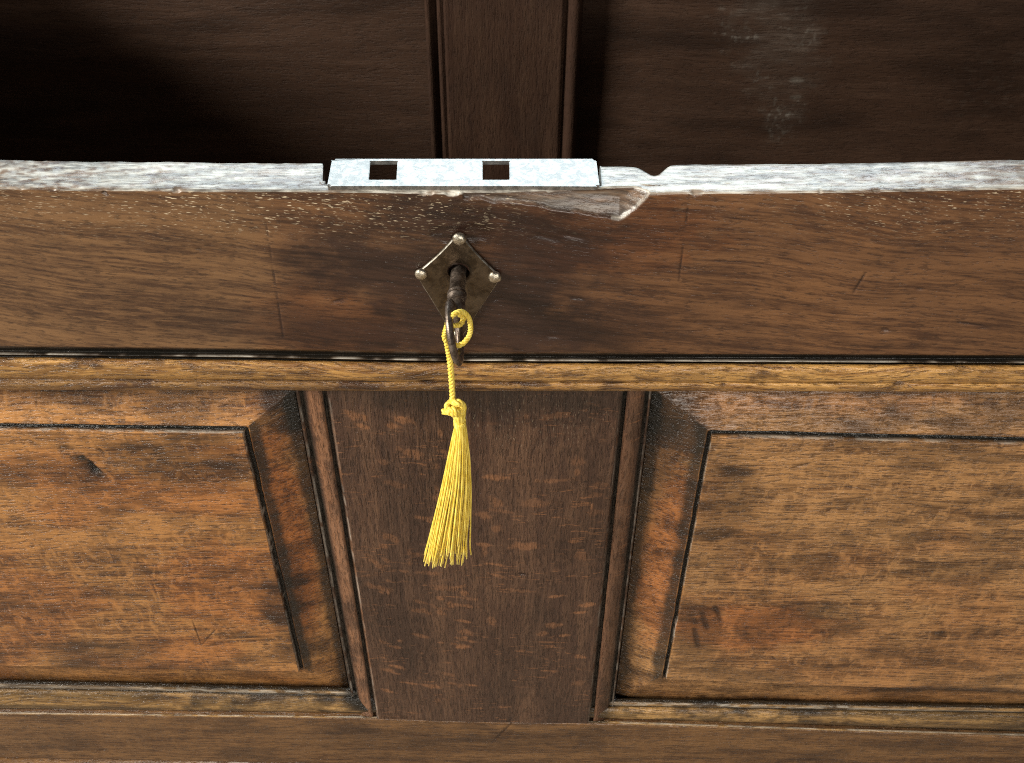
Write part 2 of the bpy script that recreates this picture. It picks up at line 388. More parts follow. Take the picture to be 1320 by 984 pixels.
pat_shade += 0.55 * blob(X, Z, (604, 385), 0.034, 0.026, 0, 5, 0.8) * face  # stain below the escutcheon, with its shadow painted in
# joiner's scribed lines
for a, b, w in (((341, 275), (366, 440), 0.0005), ((889, 250), (874, 372), 0.0005)):
    k = stroke(X, Z, a, b, w) * face * sm(0.3, 0.6, fbm(X * 200, Z * 200, 3)); dep += 0.0005 * k; pat_shade += 0.8 * k
# dents and gouges
for a, b, w, d in (((690, 303), (722, 311), 0.0019, 0.0008), ((722, 303), (756, 309), 0.0016, 0.0008), ((636, 388), (646, 384), 0.0009, 0.0006),
                   ((428, 390), (445, 386), 0.0012, 0.0009), ((735, 384), (752, 386), 0.0010, 0.0006), ((705, 434), (722, 435), 0.0012, 0.0008),
                   ((1100, 378), (1116, 352), 0.0007, 0.0006), ((1180, 373), (1192, 373), 0.0007, 0.0006), ((1236, 415), (1285, 424), 0.0009, 0.0006),
                   ((1136, 424), (1146, 426), 0.0016, 0.0009), ((132, 246), (140, 252), 0.0010, 0.0014), ((255, 322), (260, 323), 0.0010, 0.0006)):
    k = stroke(X, Z, a, b, w) * face; dep += d * k; pat_shade += 0.8 * k
k = blob(X, Z, (592, 302), 0.016, 0.006, 0, 6, 0.7) * face; dep += 0.0009 * k; pat_shade += 0.8 * k     # old nail wound above the plate
# the broken-out wedge below the right half of the lock plate
ca = at(597, 246)[0]; cb = at(838, 250)[0]; cm = at(800, 250)[0]
t = np.clip((X - ca) / (cm - ca), 0, 1)
zt = zr[None, :] * np.ones(X.shape)
lowz = zt - (0.003 + 0.0135 * t ** 1.3) * np.where(X > cm, np.clip(1 - ((X - cm) / (cb - cm)) ** 1.4, 0, 1), 1)
inX = (X > ca) & (X < cb)
chip = np.where(inX, sm(-0.0006, 0.0006, Z - lowz + 0.0030 * (fbm(X * 160, Z * 60, 31) - 0.5)), 0)
cdep = 0.0016 + 0.0050 * t * np.clip((Z - lowz) / 0.010, 0, 1) + 0.0006 * (fbm(X * 50, Z * 500, 12) - 0.5)
cut = chip * cdep * (Vr[..., 1] < 0.0066)
# upper rows must not fold: keep front edge rows behind the cut surface
newY = np.where(cut > 0, np.maximum(Vr[..., 1], cut), Vr[..., 1])
Vr[..., 1] = np.where(face > 0, Vr[..., 1] + dep + cut, newY)
Vr[..., 1] = np.where((face == 0) & (np.arange(len(rows))[:, None] < i_face0) & (Vr[..., 1] < 0.0069), np.minimum(Vr[..., 1], 0.0067), Vr[..., 1])
bare_glint += chip * (0.02 + 0.16 * sm(0.3, 0.75, fbm(X * 40, Z * 500, 9))); pat_shade = pat_shade * (1 - chip) + chip * (0.25 + 0.7 * sm(0.35, 0.65, fbm(X * 55, Z * 420, 10)))
pglint_cut = 1 - chip
edge_c = np.exp(-((Z - lowz) / 0.0008) ** 2) * sm(0.25, 0.5, fbm(X * 300, Z * 300, 97)) * (X > cm - 0.004) * (X < cb); bare_glint += edge_c * face * 0.6  # lit end edge of the break painted pale
# keyhole bored through behind the escutcheon
kp = at(591, 352)
hole = 1 - sm(0.0046, 0.0056, np.hypot(X - kp[0], Z - kp[2])); Vr[..., 1] += 0.019 * hole * face; pat_shade += hole * face
# pore glints painted as pale flecks near the upper edge, left and right
pglint += 0.8 * face * sm(-0.045, -0.002, Z - zt) * (0.12 + 0.9 * blob(X, Z, (420, 268), 0.10, 0.030, 0, 14) + 0.6 * blob(X, Z, (1250, 270), 0.09, 0.03, 0, 15) + 0.5 * blob(X, Z, (130, 268), 0.10, 0.03, 0, 16))
topm = np.zeros(X.shape); topm[3:i_face0] = 1; topm = topm * np.where(np.arange(len(rows))[:, None] < i_face0 - 6, 1 - inpl[None], 1)
pat_shade[:i_face0] += np.where(topm[:i_face0] > 0.5, 0, 0.9)  # lock pocket darkened in colour so its holes read as deep shade
sl_ = np.where(X < 0, -1.0, 0.25)
stk = fbm(X * 70, Vr[..., 1] * 620 + sl_ * X * 160, 19, 4)
endb = sm(0.10, 0.26, np.abs(X + 0.0)) * 0.30
bare_glint += topm * np.clip(0.30 + 0.75 * sm(0.34, 0.62, stk) - endb, 0.05, 1) * 1.0  # worn pale streaks, with the window's reflection on the rim painted in
quirk_dark = np.zeros(X.shape); quirk_dark[i_b0 - 10:i_b0 + 1] = 0.95; quirk_dark[i_b0 - 11] = 0.5  # quirk rows blackened in colour
gl = np.zeros(X.shape); gl[i_b0 - 6:i_b0 - 4] = 1; gl = gl * 0.75 * sm(0.30, 0.55, fbm(X * 60, 5.0, 78)); bare_glint += gl; quirk_dark *= 1 - gl  # glint along the quirk painted as a pale line
# nail hole and stains on the moulding
bd = np.zeros(X.shape); bd[i_b0:] = 1
for a, b, w, d in (((1150, 494), (1168, 495), 0.0024, 0.0022), ((540, 489), (560, 491), 0.0018, 0.0012), ((930, 493), (934, 495), 0.0020, 0.0010), ((120, 468), (150, 471), 0.0014, 0.0008)):
    k = stroke(X, Z, a, b, w) * bd; Vr[..., 1] += d * k; pat_shade += 0.9 * k
pat_shade += bd * 0.8 * sm(0.56, 0.70, fbm(X * 45, Z * 420, 23, 5))
s2 = np.zeros(X.shape); s2[-8:] = 1; pat_shade += 0.62 * s2 * (1 - sm(-0.01, 0.06, X + 0.03 * (fbm(X * 30, 1.0, 24) - 0.5)))
rail = link('top_rail', grid_mesh('top_rail', Vr[:i_b0 + 1], False, False, dict(wax_shade=quirk_dark[:i_b0 + 1], rufous=ruf[:i_b0 + 1] * (1 - chip[:i_b0 + 1]), patina_shade=pat_shade[:i_b0 + 1], bare_glint=bare_glint[:i_b0 + 1], pore_glint=pglint[:i_b0 + 1])), M_rail, chest)
mould = link('rail_moulding', grid_mesh('rail_moulding', Vr[i_b0:], False, False, dict(wax_shade=quirk_dark[i_b0:] * 0.8, patina_shade=pat_shade[i_b0:])), M_bead, chest)

# ---- muntin between the two panels (runs along Z)
YM = 0.0030
z_top = at(600, 498, YM)[2]; z_bot = at(600, 931, YM)[2]
zs = np.arange(z_bot - 0.003, z_top + 0.003, 0.0007)
def L(top, bot, Y): return xline([top, bot], Y)
JT = [(0, 921), (240, 923.5), (487, 927), (640, 932), (757, 933), (1000, 940), (1320, 951)]
prof = []                                               # (Y, X(Z))
prof.append((0.028, L((378, 505), (447, 884), 0.0105)))
prof.append((0.0225, L((378, 505), (447, 884), 0.0105)))
prof.append((0.0098, L((381, 505), (450, 884), 0.0098)))
prof.append((0.0092, L((384, 505), (453, 884), 0.0092)))
prof.append((0.0118, L((386.5, 505), (454.7, 884), 0.0118)))
prof.append((0.0118, L((389, 505), (457, 884), 0.0118)))
prof.append((0.0100, L((390, 505), (458, 884), 0.0092)))
for f, Y in ((0.12, 0.0076), (0.3, 0.0060), (0.55, 0.0048), (0.8, 0.0043), (0.97, 0.0045)):
    prof.append((Y, L((391 + f * 24, 505), (458 + f * 17, 884), Y)))
prof.append((0.0085, L((416.0, 505), (475.7, 884), 0.0085)))
prof.append((0.0085, L((419.5, 505), (478.5, 884), 0.0085)))
prof.append((0.0036, L((423, 505), (481, 884), 0.0036)))
prof.append((0.0030, L((425, 505), (482.5, 884), 0.0030)))
nl = len(prof)
lf, rf = L((425, 505), (482.5, 884), YM), L((800, 505), (761.5, 884), YM)
for i in range(1, 190):
    t = i / 190; prof.append((YM, (lambda t: (lambda z: lf(z) * (1 - t) + rf(z) * t))(t)))
nr = len(prof)
prof.append((0.0030, rf))
prof.append((0.0036, L((801, 505), (763, 884), 0.0036)))
prof.append((0.0085, L((804, 505), (765.5, 884), 0.0085)))
prof.append((0.0085, L((808, 505), (769.3, 884), 0.0085)))
for f, Y in ((0.03, 0.0048), (0.2, 0.0044), (0.45, 0.0050), (0.7, 0.0062), (0.9, 0.0078)):
    prof.append((Y, L((808 + f * 24, 505), (769 + f * 19, 884), Y)))
prof.append((0.0098, L((833, 505), (788.7, 884), 0.0098)))
prof.append((0.0118, L((834, 505), (789.5, 884), 0.0118)))
prof.append((0.0118, L((836, 505), (791, 884), 0.0118)))
prof.append((0.0092, L((838, 505), (792, 884), 0.0092)))
prof.append((0.0098, L((840.5, 505), (794, 884), 0.0098)))
prof.append((0.0225, L((843, 505), (796, 884), 0.0105)))
prof.append((0.028, L((843, 505), (796, 884), 0.0105)))
Vm = np.zeros((len(prof), len(zs), 3))
for i, (Y, f) in enumerate(prof):
    zj = float(zline(JT, YM)(np.array([f(z_bot)]))[0]) + 0.0002
    zs = np.linspace(zj, z_top + 0.003, Vm.shape[1])
    Vm[i, :, 0] = f(zs) + 0.0005 * (fbm(zs * 70, i * 0.9, 50, 3) - 0.5) * (0 if nl <= i < nr else 1)
    Vm[i, :, 1] = Y; Vm[i, :, 2] = zs
X, Z = Vm[..., 0], Vm[..., 2]
fm = np.zeros(X.shape); fm[nl - 1:nr + 1] = 1
Vm[..., 1] += fm * 0.0012 * (fbm(X * 30, Z * 14, 61, 3) - 0.5) + (1 - fm) * 0.0005 * (fbm(X * 200, Z * 60, 62, 3) - 0.5)
pat_shade = 0.35 * sm(0.5, 0.7, fbm(X * 40, Z * 10, 63)) * fm + 0.6 * blob(X, Z, (640, 520), 0.085, 0.022, YM, 66, 0.8) * fm  # mottling, and the rail moulding's shadow painted across the top end
for a, b, w, d in (((668, 740), (680, 742), 0.0014, 0.0010), ((660, 925), (635, 955), 0.0008, 0.0006), ((752, 622), (757, 621), 0.001, .0006)):
    k = stroke(X, Z, a, b, w, YM) * fm; Vm[..., 1] += d * k; pat_shade += k
fl_ = np.zeros(X.shape); rg = random.Random(11)
spots = [(690, 650, 30, 4, 0), (640, 648, 9, 5, 0.5), (676, 704, 27, 4.5, 0), (624, 712, 5, 8, 0.2), (640, 742, 16, 2, 0.4), (668, 762, 26, 2, 0.08), (633, 801, 8, 5, 0.3), (714, 806, 13, 4, -0.2), (750, 717, 11, 6, 0), (757, 780, 13, 3, -0.2), (747, 790, 12, 1.6, -0.1), (748, 847, 11, 2.5, 0),
         (595, 780, 24, 2.2, 0.22), (568, 789, 9, 3, 0.25), (605, 772, 14, 2, 0.15), (770, 660, 14, 4, -0.1), (775, 625, 14, 3, -0.15), (640, 616, 20, 3, 0.15), (650, 660, 22, 2, 0.2), (716, 769, 14, 2, -0.1), (716, 620, 30, 2.2, -0.1), (745, 595, 10, 5, -0.1), (600, 825, 20, 2.4, 0.35), (585, 830, 8, 2, 0.3)]
for _ in range(85):
    v = rg.uniform(530, 920); u = rg.uniform(445 + (v - 505) * 0.13, 600 if rg.random() < .65 else 780 - (v - 505) * 0.08)
    a_ = 0.0022 * (660 - u) + rg.uniform(-0.12, 0.12)
    spots.append((u, v, rg.uniform(4, 24) * rg.uniform(0.4, 1), rg.uniform(1.2, 4.6), a_))
for (u, v, hu, hv, sl) in spots:
    c_ = at(u, v, YM); hx = hu / 2100; hz = hv / 950
    dx = X - c_[0]; dz = Z - c_[2] + sl * dx - 3.0 * dx * dx * (1 if hu > 18 else 0)
    fl_ = np.maximum(fl_, (1 - sm(0.5, 1.2, np.hypot(dx / hx, dz / hz) + 1.3 * (fbm(X * 260, Z * 260, 69, 3) - 0.5))) * (0.35 + 0.65 * ((u * 7 + v * 3) % 10) / 10))
pglint = fm * 0.16 * blob(X, Z, (690, 540), 0.06, 0.03, YM, 67)
depth_row = np.array([p[0] for p in prof])[:, None]
wax_shade_m = (1 - fm) * (depth_row > 0.0080) * (np.abs(depth_row - 0.0092) > 0.0004) * 0.92  # deeper rows blackened in colour
wax_shade_m = wax_shade_m * (0.8 + 0.4 * fbm(X * 50, Z * 60, 74)) + 0.35 * fm * blob(X, Z, (640, 510), 0.12, 0.014, YM, 75, 0.6)  # more painted shade below the rail moulding
crest = (1 - fm) * (depth_row < 0.0070) * np.where(X < 0.02, 0.95, 0.40) * sm(0.30, 0.60, fbm(X * 90, Z * 30, 71, 4))
bare_m = (1 - fm) * 0.04 * crest + 0.42 * sm(0.36, 0.6, fbm(X * 60, Z * 80, 73)) * (np.abs(depth_row - 0.0036) < 0.0004) + 1.0 * (1 - fm) * (np.abs(depth_row - 0.0092) < 0.0004) * 0.6 * sm(0.4, 0.6, fbm(X * 60, Z * 90, 72))
mu = link('muntin', grid_mesh('muntin', Vm[::-1], False, False, dict(patina_shade=pat_shade[::-1], pore_glint=pglint[::-1], bare_glint=bare_m[::-1], wax_shade=wax_shade_m[::-1], fleck=np.maximum(fl_ * fm, crest)[::-1])), M_munt, chest)

# ---- fielded panels
YF, YG = 0.0048, 0.0195
def panel(name, left, mat, seed):
    if left:
        e_in = xline([(315, 557), (388, 866)], YF); g_in = xline([(380, 505), (449, 884)], YG)
        ft = zline([(0, 554), (150, 556), (317, 558)], YF); fb = zline([(0, 859), (388, 867)], YF)
        gt = zline([(0, 499), (380, 501)], YG); gb = zline([(0, 880), (450, 890)], YG)
        xo, so = -HW + SW - 0.004, -HW + SW + 0.030
    else:
        e_in = xline([(916, 562), (857, 877)], YF); g_in = xline([(841, 505), (794, 895)], YG)
        ft = zline([(917, 562), (1100, 566), (1320, 572)], YF); fb = zline([(857, 877), (1320, 894)], YF)
        gt = zline([(841, 501), (1320, 502)], YG); gb = zline([(790, 905), (1320, 914)], YG)
        xo, so = HW - SW + 0.004, HW - SW - 0.030
    sgn = 1 if left else -1
    zn = np.concatenate([np.linspace(0, 1, 46)])                       # groove -> field bottom
    # parameter columns: outer groove .. outer field edge .. field .. inner field edge .. bevel .. inner groove
    edge_view = XL if left else XR
    k_field = 330
    cols = [('o', t) for t in np.linspace(0, 1, 10)] + [('s', 0.5), ('s', 1.0)]
    cols += [('f', t) for t in np.linspace(0, 1, k_field)] + [('e', 0.25), ('e', 0.6), ('e', 1.0), ('q', 0.5), ('q', 1.0)] + [('b', t) for t in np.linspace(0, 1, 44)[1:]]
    rws = [('g', t) for t in np.linspace(0, 1, 14)] + [('d', 0.5), ('d', 1.0)] + [('f', t) for t in np.linspace(0, 1, 300)] + [('u', 0.25), ('u', 0.6), ('u', 1.0), ('v', 0.5), ('v', 1.0)] + [('b', t) for t in np.linspace(0, 1, 50)[1:]]
    ST = 0.0009; QW = 0.0019; STE = 0.0019 if left else 0.0013; STU = 0.0013
    zc = np.full((len(rws), len(cols)), 0.0); xc = np.zeros_like(zc)
    zmid = np.linspace(at(500, 890, YF)[2], at(500, 505, YF)[2], len(rws))
    xcur = None; zcur = np.repeat(zmid[:, None], len(cols), 1)
    for it in range(3):
        wob = 0.0007 * (fbm(zcur * 60, 4.0, seed, 3) - 0.5) + 0.0012 * np.clip(vnoise(zcur * 90, 2.0, seed + 3) - 0.7, 0, 1)
        ein = e_in(zcur) + wob; gin = g_in(zcur)
        for j, (k, t) in enumerate(cols):
            if k == 'o': xc[:, j] = xo + (so - xo) * t
            elif k == 's': xc[:, j] = so + sgn * ST * t
            elif k == 'f':
                # dense where the photograph looks
                a = so + sgn * ST; b = ein[:, j] - sgn * STE; m = edge_view
                xc[:, j] = np.where(t < 0.08, a + (m - a) * t / 0.08, m + (b - m) * (t - 0.08) / 0.92)
            elif k == 'e': xc[:, j] = ein[:, j] - sgn * STE * (1 - t)
            elif k == 'q': xc[:, j] = ein[:, j] + sgn * QW * t
            else: xc[:, j] = ein[:, j] + sgn * QW + (gin[:, j] - ein[:, j] - sgn * QW) * t
        for i, (k, t) in enumerate(rws):
            x = xc[i]; wz = 0.0005 * (fbm(x * 60, 7.0, seed + 9, 3) - 0.5)
            FT, FB, GT, GB = ft(x) + wz, fb(x) + wz, gt(x), gb(x)
            if k == 'g': zcur[i] = GB + (FB - GB) * t
            elif k == 'd': zcur[i] = FB + ST * t
            elif k == 'f': zcur[i] = FB + ST + (FT - FB - ST - STU) * t
            elif k == 'u': zcur[i] = FT - STU * (1 - t)
            elif k == 'v': zcur[i] = FT + QW * t
            else: zcur[i] = FT + QW + (GT - FT - QW) * t
    V = np.zeros((len(rws), len(cols), 3)); V[..., 0] = xc; V[..., 2] = zcur
    # depth: fall outside the field, per side, greatest wins -> mitres
    cd = np.array([{'o': 1 - t, 's': 0, 'f': 0, 'e': 0, 'q': 0, 'b': t}[k] for k, t in cols])
    rd = np.array([{'g': 1 - t, 'd': 0, 'f': 0, 'u': 0, 'v': 0, 'b': t}[k] for k, t in rws])
    ce = np.array([{'o': 1, 's': 1 - t, 'f': 0, 'e': t, 'q': 1, 'b': 1}[k] for k, t in cols])
    re = np.array([{'g': 1, 'd': 1 - t, 'f': 0, 'u': t, 'v': 1, 'b': 1}[k] for k, t in rws])
    D = np.maximum(cd[None], rd[:, None]); E = np.maximum(ce[None], re[:, None])
    STEP = 0.0036
    qc = np.array([{'e': max(0, (t - 0.25) / 0.75), 'q': 1 - t * 1.0}.get(k, 0) for k, t in cols]); qr = np.array([{'u': max(0, (t - 0.25) / 0.75), 'v': 1 - t}.get(k, 0) for k, t in rws])
    qc = np.maximum(qc[None] * (rd[:, None] < 0.02) * (re[:, None] < 1.01), 0) * np.array([0 if k in 'vb' and t > 0 else 1 for k, t in rws])[:, None]
    qr = qr[:, None] * np.array([0 if k in 'bq' and t > 0 else 1 for k, t in cols])[None]
    QQ = np.maximum(qc, qr)
    wax_shade = np.maximum(np.array([1 if k in 'eq' and t < 1.01 and (k, t) != ('e', 0.25) and (k, t) != ('q', 1.0) else 0 for k, t in cols])[None] * (rd[:, None] < 0.02) * np.array([0 if k in 'vb' else 1 for k, t in rws])[:, None],
                     np.array([1 if k in 'uv' and (k, t) != ('u', 0.25) and (k, t) != ('v', 1.0) else 0 for k, t in rws])[:, None] * np.array([0 if k in 'bq' else 1 for k, t in cols])[None])  # steps and quirks blackened in colour
    Y = YF + STEP * E + (YG - YF - STEP) * D + 0.0030 * QQ
    X, Z = xc, zcur
    inf = (E < 0.01)
    Y = Y + 0.0014 * (fbm(X * 16, Z * 30, seed + 20, 4) - 0.5) + 0.0004 * (fbm(X * 60, Z * 260, seed + 21, 3) - 0.5) * (D < 0.9)
    pat_shade = 0.55 * sm(0.50, 0.72, fbm(X * 28, Z * 60, seed + 25, 5))
    pat_shade = pat_shade + wax_shade * (0.85 + 0.3 * fbm(X * 120, Z * 120, seed + 31))
    ruf = 0.55 * sm(0.45, 0.65, fbm(X * 9, Z * 16, seed + 41, 3))
    step_glints = wax_shade * (np.abs(X) < 0.16) * (0.75 if left else 0.5) * (qr < 0.01) * sm(0.60, 0.70, fbm(X * 90, Z * 60, seed + 33, 4)) * (qc < 0.5); bare_glint = 0.8 * step_glints; pat_shade = pat_shade * (1 - step_glints)  # white glints painted on the step faces
    rub_glint = 1.0 * (D < 0.01) * (E > 0.001) * (E < 0.3); bare_glint = bare_glint + 0.50 * rub_glint * sm(0.30, 0.6, fbm(X * 70, Z * 70, seed + 54))  # rubbed field arris, with its highlight painted in
    marks = ()
    if left:
        marks = (((82, 576), (116, 598), 0.0020, 0.0022), ((112, 598), (128, 613), 0.0030, 0.0030), ((82, 576), (116, 598), 0.0016, 0.0), ((112, 598), (126, 612), 0.0026, 0.0), ((125, 578), (137, 588), 0.0014, 0.0010),
                 ((248, 800), (260, 832), 0.0006, 0.0004), ((260, 832), (280, 810), 0.0006, 0.0004),
                 ((100, 790), (150, 803), 0.0007, 0.0003))
        pat_shade += 0.55 * blob(X, Z, (370, 780), 0.020, 0.06, YF, 71) + 0.5 * blob(X, Z, (250, 600), 0.05, 0.03, YF, 72) + .4 * blob(X, Z, (130, 850), .05, .03, YF, 75)
        pat_shade += 0.55 * blob(X, Z, (375, 530), 0.020, 0.03, YG, 74)
    else:
        marks = ((((1118, 690), (1136, 693), 0.0012, 0.0010)), ((1178, 704), (1190, 706), 0.0010, 0.0010), ((1128, 788), (1142, 776), 0.0014, 0.0009), ((1172, 782), (1186, 778), 0.0012, 0.0008),
                 ((1020, 604), (1045, 598), 0.0013, 0.0010), ((1140, 826), (1172, 818), 0.0008, 0.0006), ((905, 790), (912, 812), 0.0020, 0.0007), ((922, 780), (930, 804), 0.0022, 0.0007),
                 ((895, 810), (900, 835), 0.002, 0.0006), ((1262, 804), (1258, 845), 0.0022, 0.0006), ((1286, 800), (1280, 848), 0.0018, 0.0006), ((1210, 800), (1212, 830), 0.0026, 0.0005), ((938, 590), (975, 594), 0.0005, 0.0003))
        pat_shade += 0.5 * blob(X, Z, (935, 650), 0.022, 0.05, YF, 81) + 0.6 * blob(X, Z, (900, 820), 0.02, 0.035, YF, 82) + 0.65 * blob(X, Z, (1240, 895), 0.12, 0.012, YF, 83)
        pat_shade += 0.75 * blob(X, Z, (862, 545), 0.026, 0.040, YG, 84) + .3 * blob(X, Z, (1100, 530), .12, .012, YG, 85)  # bevel beside the muntin darkened, shade painted into the colour
    wxm = 0
    for a, b, w, d in marks:
        k = stroke(X, Z, a, b, w, YF); Y = Y + d * k; pat_shade = pat_shade + 0.75 * k; wxm = wxm + (0.9 * k if d > 0.0018 else 0)
    if left: ruf = ruf + 1.0 * blob(X, Z, (375, 700), 0.018, 0.12, YG, 91, .4) * (D > 0.0) + 0.6 * blob(X, Z, (300, 760), 0.06, 0.06, YF, 92, .8) - 0.8 * blob(X, Z, (150, 530), 0.12, 0.018, YG, 93, .4)
    else: ruf = ruf * 0.6 + 1.0 * blob(X, Z, (860, 720), 0.022, 0.11, YG, 94, .5) * (D > 0) + 0.8 * blob(X, Z, (960, 810), 0.07, 0.03, YF, 95, .8) - 0.6 * blob(X, Z, (1150, 600), 0.12, 0.04, YF, 96, .8)
    side = np.array([1.0 if k == 'b' else 0 for k, t in cols])[None] * (cd[None] >= rd[:, None])     # bevel next to the muntin
    wv = 0.10 * (fbm(X * 60, Z * 40, seed + 51, 3) - 0.5) * 2
    wf, wg = (0.24, 0.72) if left else (0.30, 0.74)
    old = np.maximum(1 - sm(wf * 0.45, wf, D + wv), sm(wg, wg + 0.16, D + wv))  # dark bevel margins: old polish, plus painted shadow of field and muntin
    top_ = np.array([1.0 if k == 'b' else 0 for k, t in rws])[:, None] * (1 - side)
    wax_shade_all = np.clip(0.97 * wax_shade * (1 - step_glints) + 0.80 * side * old + 0.5 * top_ * sm(0.75, 1.0, D + wv) + 0.55 * (D >= 0.01) * blob(X, Z, (390, 520) if left else (858, 535), 0.018, 0.022, YG, seed + 52, 0.6), 0, 1)
    wax_shade_all = np.maximum(wax_shade_all, 0.7 * np.array([1.0 if k == 'g' else 0 for k, t in rws])[:, None] * sm(0.55, 0.95, D + wv))
    wax_shade_all = np.clip(wax_shade_all + wxm, 0, 1)
    V[..., 1] = Y
    me = grid_mesh(name, V if left else V[:, ::-1], False, False, dict(patina_shade=pat_shade if left else pat_shade[:, ::-1], bare_glint=bare_glint if left else bare_glint[:, ::-1], rufous=ruf if left else ruf[:, ::-1], wax_shade=wax_shade_all if left else wax_shade_all[:, ::-1]))
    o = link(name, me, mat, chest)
    return o
pl = panel('panel', True, M_pan_l, 100); tag(pl, 'reddish brown fielded panel with a forked gouge near its upper edge')
pr = panel('panel', False, M_pan_r, 140); tag(pr, 'tawny fielded panel with streaky grain right of the tassel')

# ---- bottom rail and the mouldings below the panels
def hloft(name, rws, x0, x1, mat, seed, wob=0.0003, step=0.0008, nsub=None):
    c = np.arange(max(x0, XL - 0.02), min(x1, XR + 0.02), step)
    c = np.unique(np.concatenate([[x0], c, [x1]]))
    out = []
    for i, (px, Y) in enumerate(rws):
        z = zline(px, Y)(c) + 2 * wob * (fbm(c * 60, i * 0.8, seed, 3) - 0.5)
        out.append(np.stack([c, Y + wob * (fbm(c * 60, i * 0.7, seed + 7, 3) - 0.5), z], -1))
    return np.stack(out)
for left in (True, False):
    if left:
        P0 = [(0, 876), (450, 887)]; P1 = [(0, 889), (450, 897)]; P2 = [(0, 921), (487, 926)]
        x0, x1 = -HW + SW - 0.002, at(486, 926, YM)[0]
    else:
        P0 = [(791, 900), (1320, 909)]; P1 = [(791, 910), (1320, 919)]; P2 = [(757, 932), (1320, 950)]
        x0, x1 = at(758, 932, YM)[0], HW - SW + 0.002
    def mixp(f): 
        a0, a1 = P1[0][1], P1[1][1]; b0, b1 = P2[0][1], P2[1][1]
        return [(P1[0][0], a0 + (b0 - a0) * f), (P1[1][0], a1 + (b1 - a1) * f)]
    rws = [(off(P0, -2), 0.026), (off(P0, -1), 0.0215), (P0, 0.0135), (off(P0, 4), 0.0104), (off(P0, 6.5), 0.0094), (off(P0, 8.5), 0.0090), (off(P0, 10), 0.0112),
           (mixp(0.06), 0.0088), (mixp(0.2), 0.0070), (mixp(0.42), 0.0054), (mixp(0.6), 0.0046), (mixp(0.70), 0.0046), (mixp(0.76), 0.0082), (mixp(0.86), 0.0082), (mixp(0.94), 0.0036), (P2, 0.0030), (off(P2, 2), 0.0080)]
    V = hloft('panel_moulding', rws, x0, x1, M_lowm, 200 + left, 0.0003)
    X, Z = V[..., 0], V[..., 2]
    pat_shade = 0.8 * sm(0.52, 0.7, fbm(X * 40, Z * 200, 205, 4))
    groove_dark = np.zeros(X.shape)
    for q_ in (0, 1, 2, 3, 6, 12, 13): groove_dark[q_] = 0.92  # groove rows blackened in colour
    groove_dark[7:12] += 0.55 * sm(0.50, 0.64, fbm(X[7:12] * 60, Z[7:12] * 160, 207, 4))
    groove_dark[4:16] = np.maximum(groove_dark[4:16], 0.85 * blob(X, Z, (470, 905) if left else (765, 920), 0.020, 0.02, 0.005, 206, 0.5)[4:16])
    bare_glint_l = np.zeros(X.shape)
    for q_ in (4, 5, 14): bare_glint_l[q_] = 0.5 * sm(0.35, 0.6, fbm(X[q_] * 100, 2.0, 208 + q_))  # rubbed edges, with glints painted along them
    if left: pat_shade += blob(X, Z, (478, 905), 0.022, 0.02, 0.005, 206, 0.5)
    link('panel_moulding', grid_mesh('panel_moulding', V, False, False, dict(patina_shade=pat_shade, bare_glint=bare_glint_l, wax_shade=groove_dark)), M_lowm, chest)
JT = [(0, 921), (240, 923.5), (487, 927), (640, 932), (757, 933), (1000, 940), (1320, 951)]
JB = [(0, 977), (660, 990), (1320, 1004)]
xs2 = xstations(-HW + SW, HW - SW, 0.0009)
z0 = zline(JT, YM)(xs2) + 0.0003 * (fbm(xs2 * 90, 1, 210) - 0.5); z1 = zline(JB, YM)(xs2)
R_ = [(0.022, z0), (0.0075, z0), (0.0040, z0 - 0.0002), (0.0031, z0 - 0.0010)]
for i in range(46): R_.append((0.0030, (z0 - 0.0014) * (1 - i / 45) + (z1 + 0.001) * i / 45))
R_ += [(0.0036, z1), (0.022, z1 - 0.0005)]
V = np.stack([np.stack([xs2, y + 0 * xs2, z], -1) for y, z in R_]); X, Z = V[..., 0], V[..., 2]
V[..., 1] += 0.0010 * (fbm(X * 24, Z * 50, 213, 3) - 0.5)
pat_shade = 0.5 * sm(0.5, 0.7, fbm(X * 20, Z * 90, 214)); k = stroke(X, Z, (662, 930), (634, 958), 0.0008, YM); V[..., 1] += 0.0008 * k; pat_shade += k
pat_shade += 0.35 * blob(X, Z, (560, 955), 0.14, 0.02, YM, 217)
link('bottom_rail', grid_mesh('bottom_rail', V, False, False, dict(patina_shade=pat_shade)), M_low, chest)
z_low = float(z1.mean())

# ---- rest of the carcase, out of the picture but standing there
for s in (-1, 1):
    x0, x1 = sorted((s * (HW - SW), s * HW))
    link('corner_stile', box_mesh('corner_stile', x0, x1, 0.0022, 0.032, 0.0, RIM - 0.0005), M_low, chest)
    link('rear_stile', box_mesh('rear_stile', x0, x1, DEPTH, DEPTH + 0.03, 0.0, RIM - 0.0005), M_low, chest)
    a, b = sorted((s * (HW - 0.004), s * (HW - 0.024)))
    link('end_panel', box_mesh('end_panel', a, b, 0.033, DEPTH - 0.001, 0.08, RIM - 0.001), M_back, chest)
zd1 = z_low - 0.006
drw = link('drawer_front', box_mesh('drawer_front', -HW + SW + 0.003, HW - SW - 0.003, 0.0015, 0.022, 0.11, zd1 - 0.001, 0.002), M_low, chest)
link('plinth_rail', box_mesh('plinth_rail', -HW + SW, HW - SW, 0.004, 0.028, 0.06, 0.107), M_low, chest)
link('base_board', box_mesh('base_board', -HW + 0.026, HW - 0.026, 0.029, DEPTH - 0.002, z_low - 0.03, z_low - 0.014), M_back, chest)

